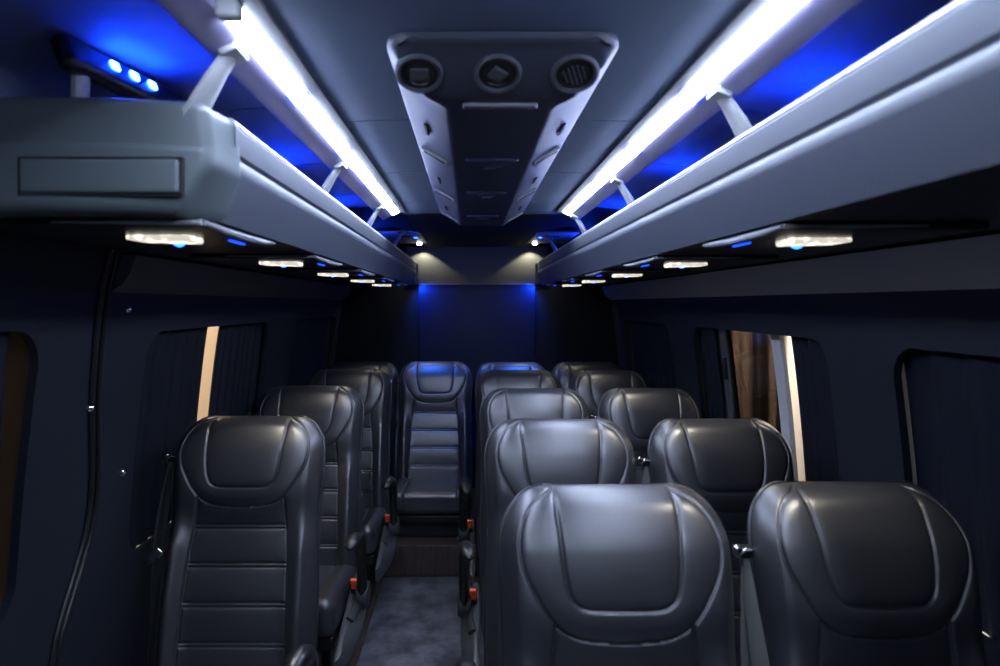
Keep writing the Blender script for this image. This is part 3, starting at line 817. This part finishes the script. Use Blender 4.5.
SM['arm'] = {1: arm_meshes(1), -1: arm_meshes(-1)}

def leg_mesh(sx):
    m = MB()
    m.rbox((sx * 0.15, -0.22, 0.14), (0.035, 0.055, 0.26), 0.008, 2)
    m.rbox((sx * 0.15, -0.20, 0.014), (0.045, 0.36, 0.026), 0.008, 2)
    return m.mesh('leg', M['steel'])
SM['leg'] = {1: leg_mesh(1), -1: leg_mesh(-1)}
SM['plinth'] = MB().rbox((0, -0.20, 0.222), (0.36, 0.34, 0.095), 0.01, 2).mesh('plinth', M['steel'])

def belt_meshes(sd, wall=False):
    """shoulder guide with chrome hook on side sd, webbing falling from it"""
    p = sp(sd * 0.226, 0.135, -0.01)
    g = MB()
    g.rbox(p + Vector((sd * 0.012, 0, 0)), (0.04, 0.03, 0.022), 0.008, 3)
    gm = g.mesh('belt_guide', M['black'])
    c_ = MB()
    q = p + Vector((sd * 0.014, -0.018, 0.002))
    c_.tube([q + Vector((-sd * 0.018, 0, 0.006)), q + Vector((sd * 0.004, -0.004, 0.010)), q + Vector((sd * 0.016, -0.004, 0.0)), q + Vector((sd * 0.012, -0.002, -0.018))], 0.0045, 8)
    c_.lathe([(0.001, -0.008), (0.010, -0.007), (0.012, 0), (0.010, 0.007), (0.001, 0.008)], q + Vector((sd * 0.020, 0, 0.006)), (0, 1, 0.2), 14)
    cm = c_.mesh('guide_hook', M['chrome'], 50)
    w = MB()
    xx = sd * 0.243
    for (dx, y1_, zb, wd, tw) in ((0.0, -0.06, 0.34, 0.022, 0.35), (sd * 0.016, 0.02, 0.30, 0.020, -0.25)):
        P = []; n = 22
        for i in range(n + 1):
            u = i / n
            a = Vector((xx + dx * min(1, u * 4) - sd * 0.012 * u, (p.y - 0.012) + (y1_ - p.y) * u - 0.02 * math.sin(math.pi * u), p.z - 0.01 + (zb - p.z) * u)); P.append(a)
        V = []; F = []
        for i, a in enumerate(P):
            th = tw + 0.9 * (i / n)
            dv = Vector((sd * math.cos(th), math.sin(th), 0)) * (0.8 * wd * (0.55 + 0.45 * min(1, i / 6))); nv = Vector((-math.sin(th), math.cos(th), 0)) * 0.0008
            V += [a - dv - nv, a + dv - nv, a + dv + nv, a - dv + nv]
        for i in range(n):
            for k in range(4):
                k2 = (k + 1) % 4; F.append((4 * i + k, 4 * i + k2, 4 * i + 4 + k2, 4 * i + 4 + k))
        F += [(3, 2, 1, 0), tuple(4 * n + k for k in range(4))]
        w.add(V, F)
    wm = w.mesh('seat_belt', M['webbing'], 50)
    tq = Vector((sd * 0.252, 0.02, 0.735))
    t_ = MB(); R_ = Matrix.Rotation(sd * 0.9, 3, 'Y')
    t_.rbox(tq, (0.045, 0.004, 0.020), 0.0018, 2, rot=R_)
    t_.rbox(tq + Vector((-sd * 0.02, 0, 0.016)), (0.028, 0.010, 0.026), 0.004, 2, rot=R_)
    tm = t_.mesh('belt_tongue', M['chrome'], 50)
    return gm, cm, wm, tm
SM['belt'] = {1: belt_meshes(1), -1: belt_meshes(-1)}

def make_seat(x, d, label, group, arms=(), belt=0, rear=False, sz=1.0, sx_=1.0):
    t = thing('passenger_seat', label, 'seat', (x, d - 0.168, 0.0), group)
    t.scale = (sx_, 1, sz)
    L = lambda nm, me, par=t: link(nm, me, par)
    L('backrest', SM['backrest']); hd = L('headrest', SM['headrest'])
    hp = L('headrest_pad', SM['headrest_pad'], hd)
    L('backrest_panel', SM['backrest_panel']); L('back_shell', SM['back_shell']); L('piping', SM['piping'])
    L('cushion', SM['cushion'])
    pan = L('seat_pan', SM['seat_pan'])
    if rear: L('plinth', SM['plinth'])
    else:
        for sx in (-1, 1): L('leg', SM['leg'][sx])
    for sd in arms:
        am, hub, cov, lev, bk, bt = SM['arm'][sd]
        a = L('armrest', am); L('armrest_hub', hub, a)
        cv = L('side_cover', cov); L('recline_lever', lev, cv)
        b = L('belt_buckle', bk); bb = L('release_button', bt, b); bb['label'] = 'red release button'
    if belt:
        gm, cm, wm, tm = SM['belt'][belt]
        g = L('belt_guide', gm); hk = L('guide_hook', cm, g); hk['label'] = 'chrome hook'
        w = L('seat_belt', wm); L('belt_tongue', tm, w)
    return t
G1, G2, G3, G4 = 'single seats along the left wall', 'aisle seats of the right pairs', 'window seats of the right pairs', 'seats of the rear bench row'
make_seat(-0.698, 2.16, 'black leather seat nearest the camera on the left, full ribbed back in view', G1, (1,), -1, sx_=1.03)
make_seat(-0.703, 2.97, 'black leather seat second in the left column, right behind the nearest left one', G1, (1,), -1, sx_=1.03)
make_seat(-0.672, 3.75, 'black leather seat third in the left column, mostly hidden by the second', G1, (1,), -1, sx_=1.03)
ra = [(0.283, 1.345), (0.277, 2.10), (0.273, 2.88), (0.262, 3.66)]
rw = [(0.770, 1.36), (0.774, 2.105), (0.767, 2.885), (0.755, 3.665)]
on = ('nearest to the camera', 'in the second row', 'in the third row', 'in the fourth row')
for k in range(4):
    make_seat(*ra[k], 'bluish lit black leather seat beside the aisle on the right, ' + on[k], G2, (-1,), 0, sz=0.996 if k == 0 else 1.0, sx_=0.99 if k == 0 else 1.02)
    make_seat(*rw[k], 'black leather seat beside the right windows, ' + on[k], G3, (), -1, sz=0.997 if k == 0 else 1.0, sx_=0.93 if k == 0 else 0.96)
make_seat(-0.702, 4.42, 'black leather seat in the back row, in the left corner', G4, (), 1, True, 0.985, 1.02)
make_seat(-0.222, 4.36, 'black leather seat in the back row facing straight down the aisle', G4, (), 0, True, 0.99, 1.03)
make_seat(0.272, 4.38, 'blue lit black leather seat in the back row, right of the aisle seat', G4, (), 0, True, 0.985, 1.02)
make_seat(0.765, 4.40, 'black leather seat in the back row, in the right corner', G4, (), 0, True, 0.985, 1.02)

# ------------------------------------------------------------------ outside: the garage the bus stands in
def slab(name, c, size, m): return struct(MB().rbox(c, size, 0.01, 1).build(name, m))
slab('wall_outside_left', (-2.6, 3.5, 1.4), (0.1, 12, 3.4), M['tan'])
slab('wall_outside_right', (2.9, 2.2, 1.4), (0.1, 7.5, 3.4), M['cream'])
slab('wall_outside_rear', (2.9, 8.0, 1.4), (0.1, 4.08, 3.4), M['planks'])
for nm, x, e, yy in (('garage_lamp', -1.9, 110, 4.0), ('garage_lamp', 2.1, 260, 5.2)):
    L = bpy.data.lights.new(nm, 'AREA'); L.shape = 'RECTANGLE'; L.size = 0.5; L.size_y = 5.0
    L.energy = e; L.color = (1.0, 0.86, 0.68) if x < 0 else (1.0, 0.92, 0.84)
    o = bpy.data.objects.new(nm, L); COL.objects.link(o); o.location = (x, yy, 2.9)

W = bpy.data.worlds.new('World'); S.world = W; W.use_nodes = True
W.node_tree.nodes['Background'].inputs['Color'].default_value = (0.5, 0.6, 0.8, 1)
W.node_tree.nodes['Background'].inputs['Strength'].default_value = 0.02

# ------------------------------------------------------------------ camera
cd = bpy.data.cameras.new('camera'); cam = bpy.data.objects.new('camera', cd); COL.objects.link(cam)
cam.location = (0, 0, H); cam.rotation_euler = (math.pi / 2, 0, 0)
cd.sensor_width = 36; cd.lens = 670 * 36 / 1000; cd.shift_x = 0.030; cd.shift_y = -0.029
cd.clip_start = 0.02
cd.dof.use_dof = True; cd.dof.focus_distance = 2.5; cd.dof.aperture_fstop = 3.2
S.camera = cam
S.view_settings.view_transform = 'Standard'; S.view_settings.look = 'None'
S.view_settings.exposure = 1.2; S.view_settings.gamma = 1.0; S.view_settings.use_curve_mapping = False
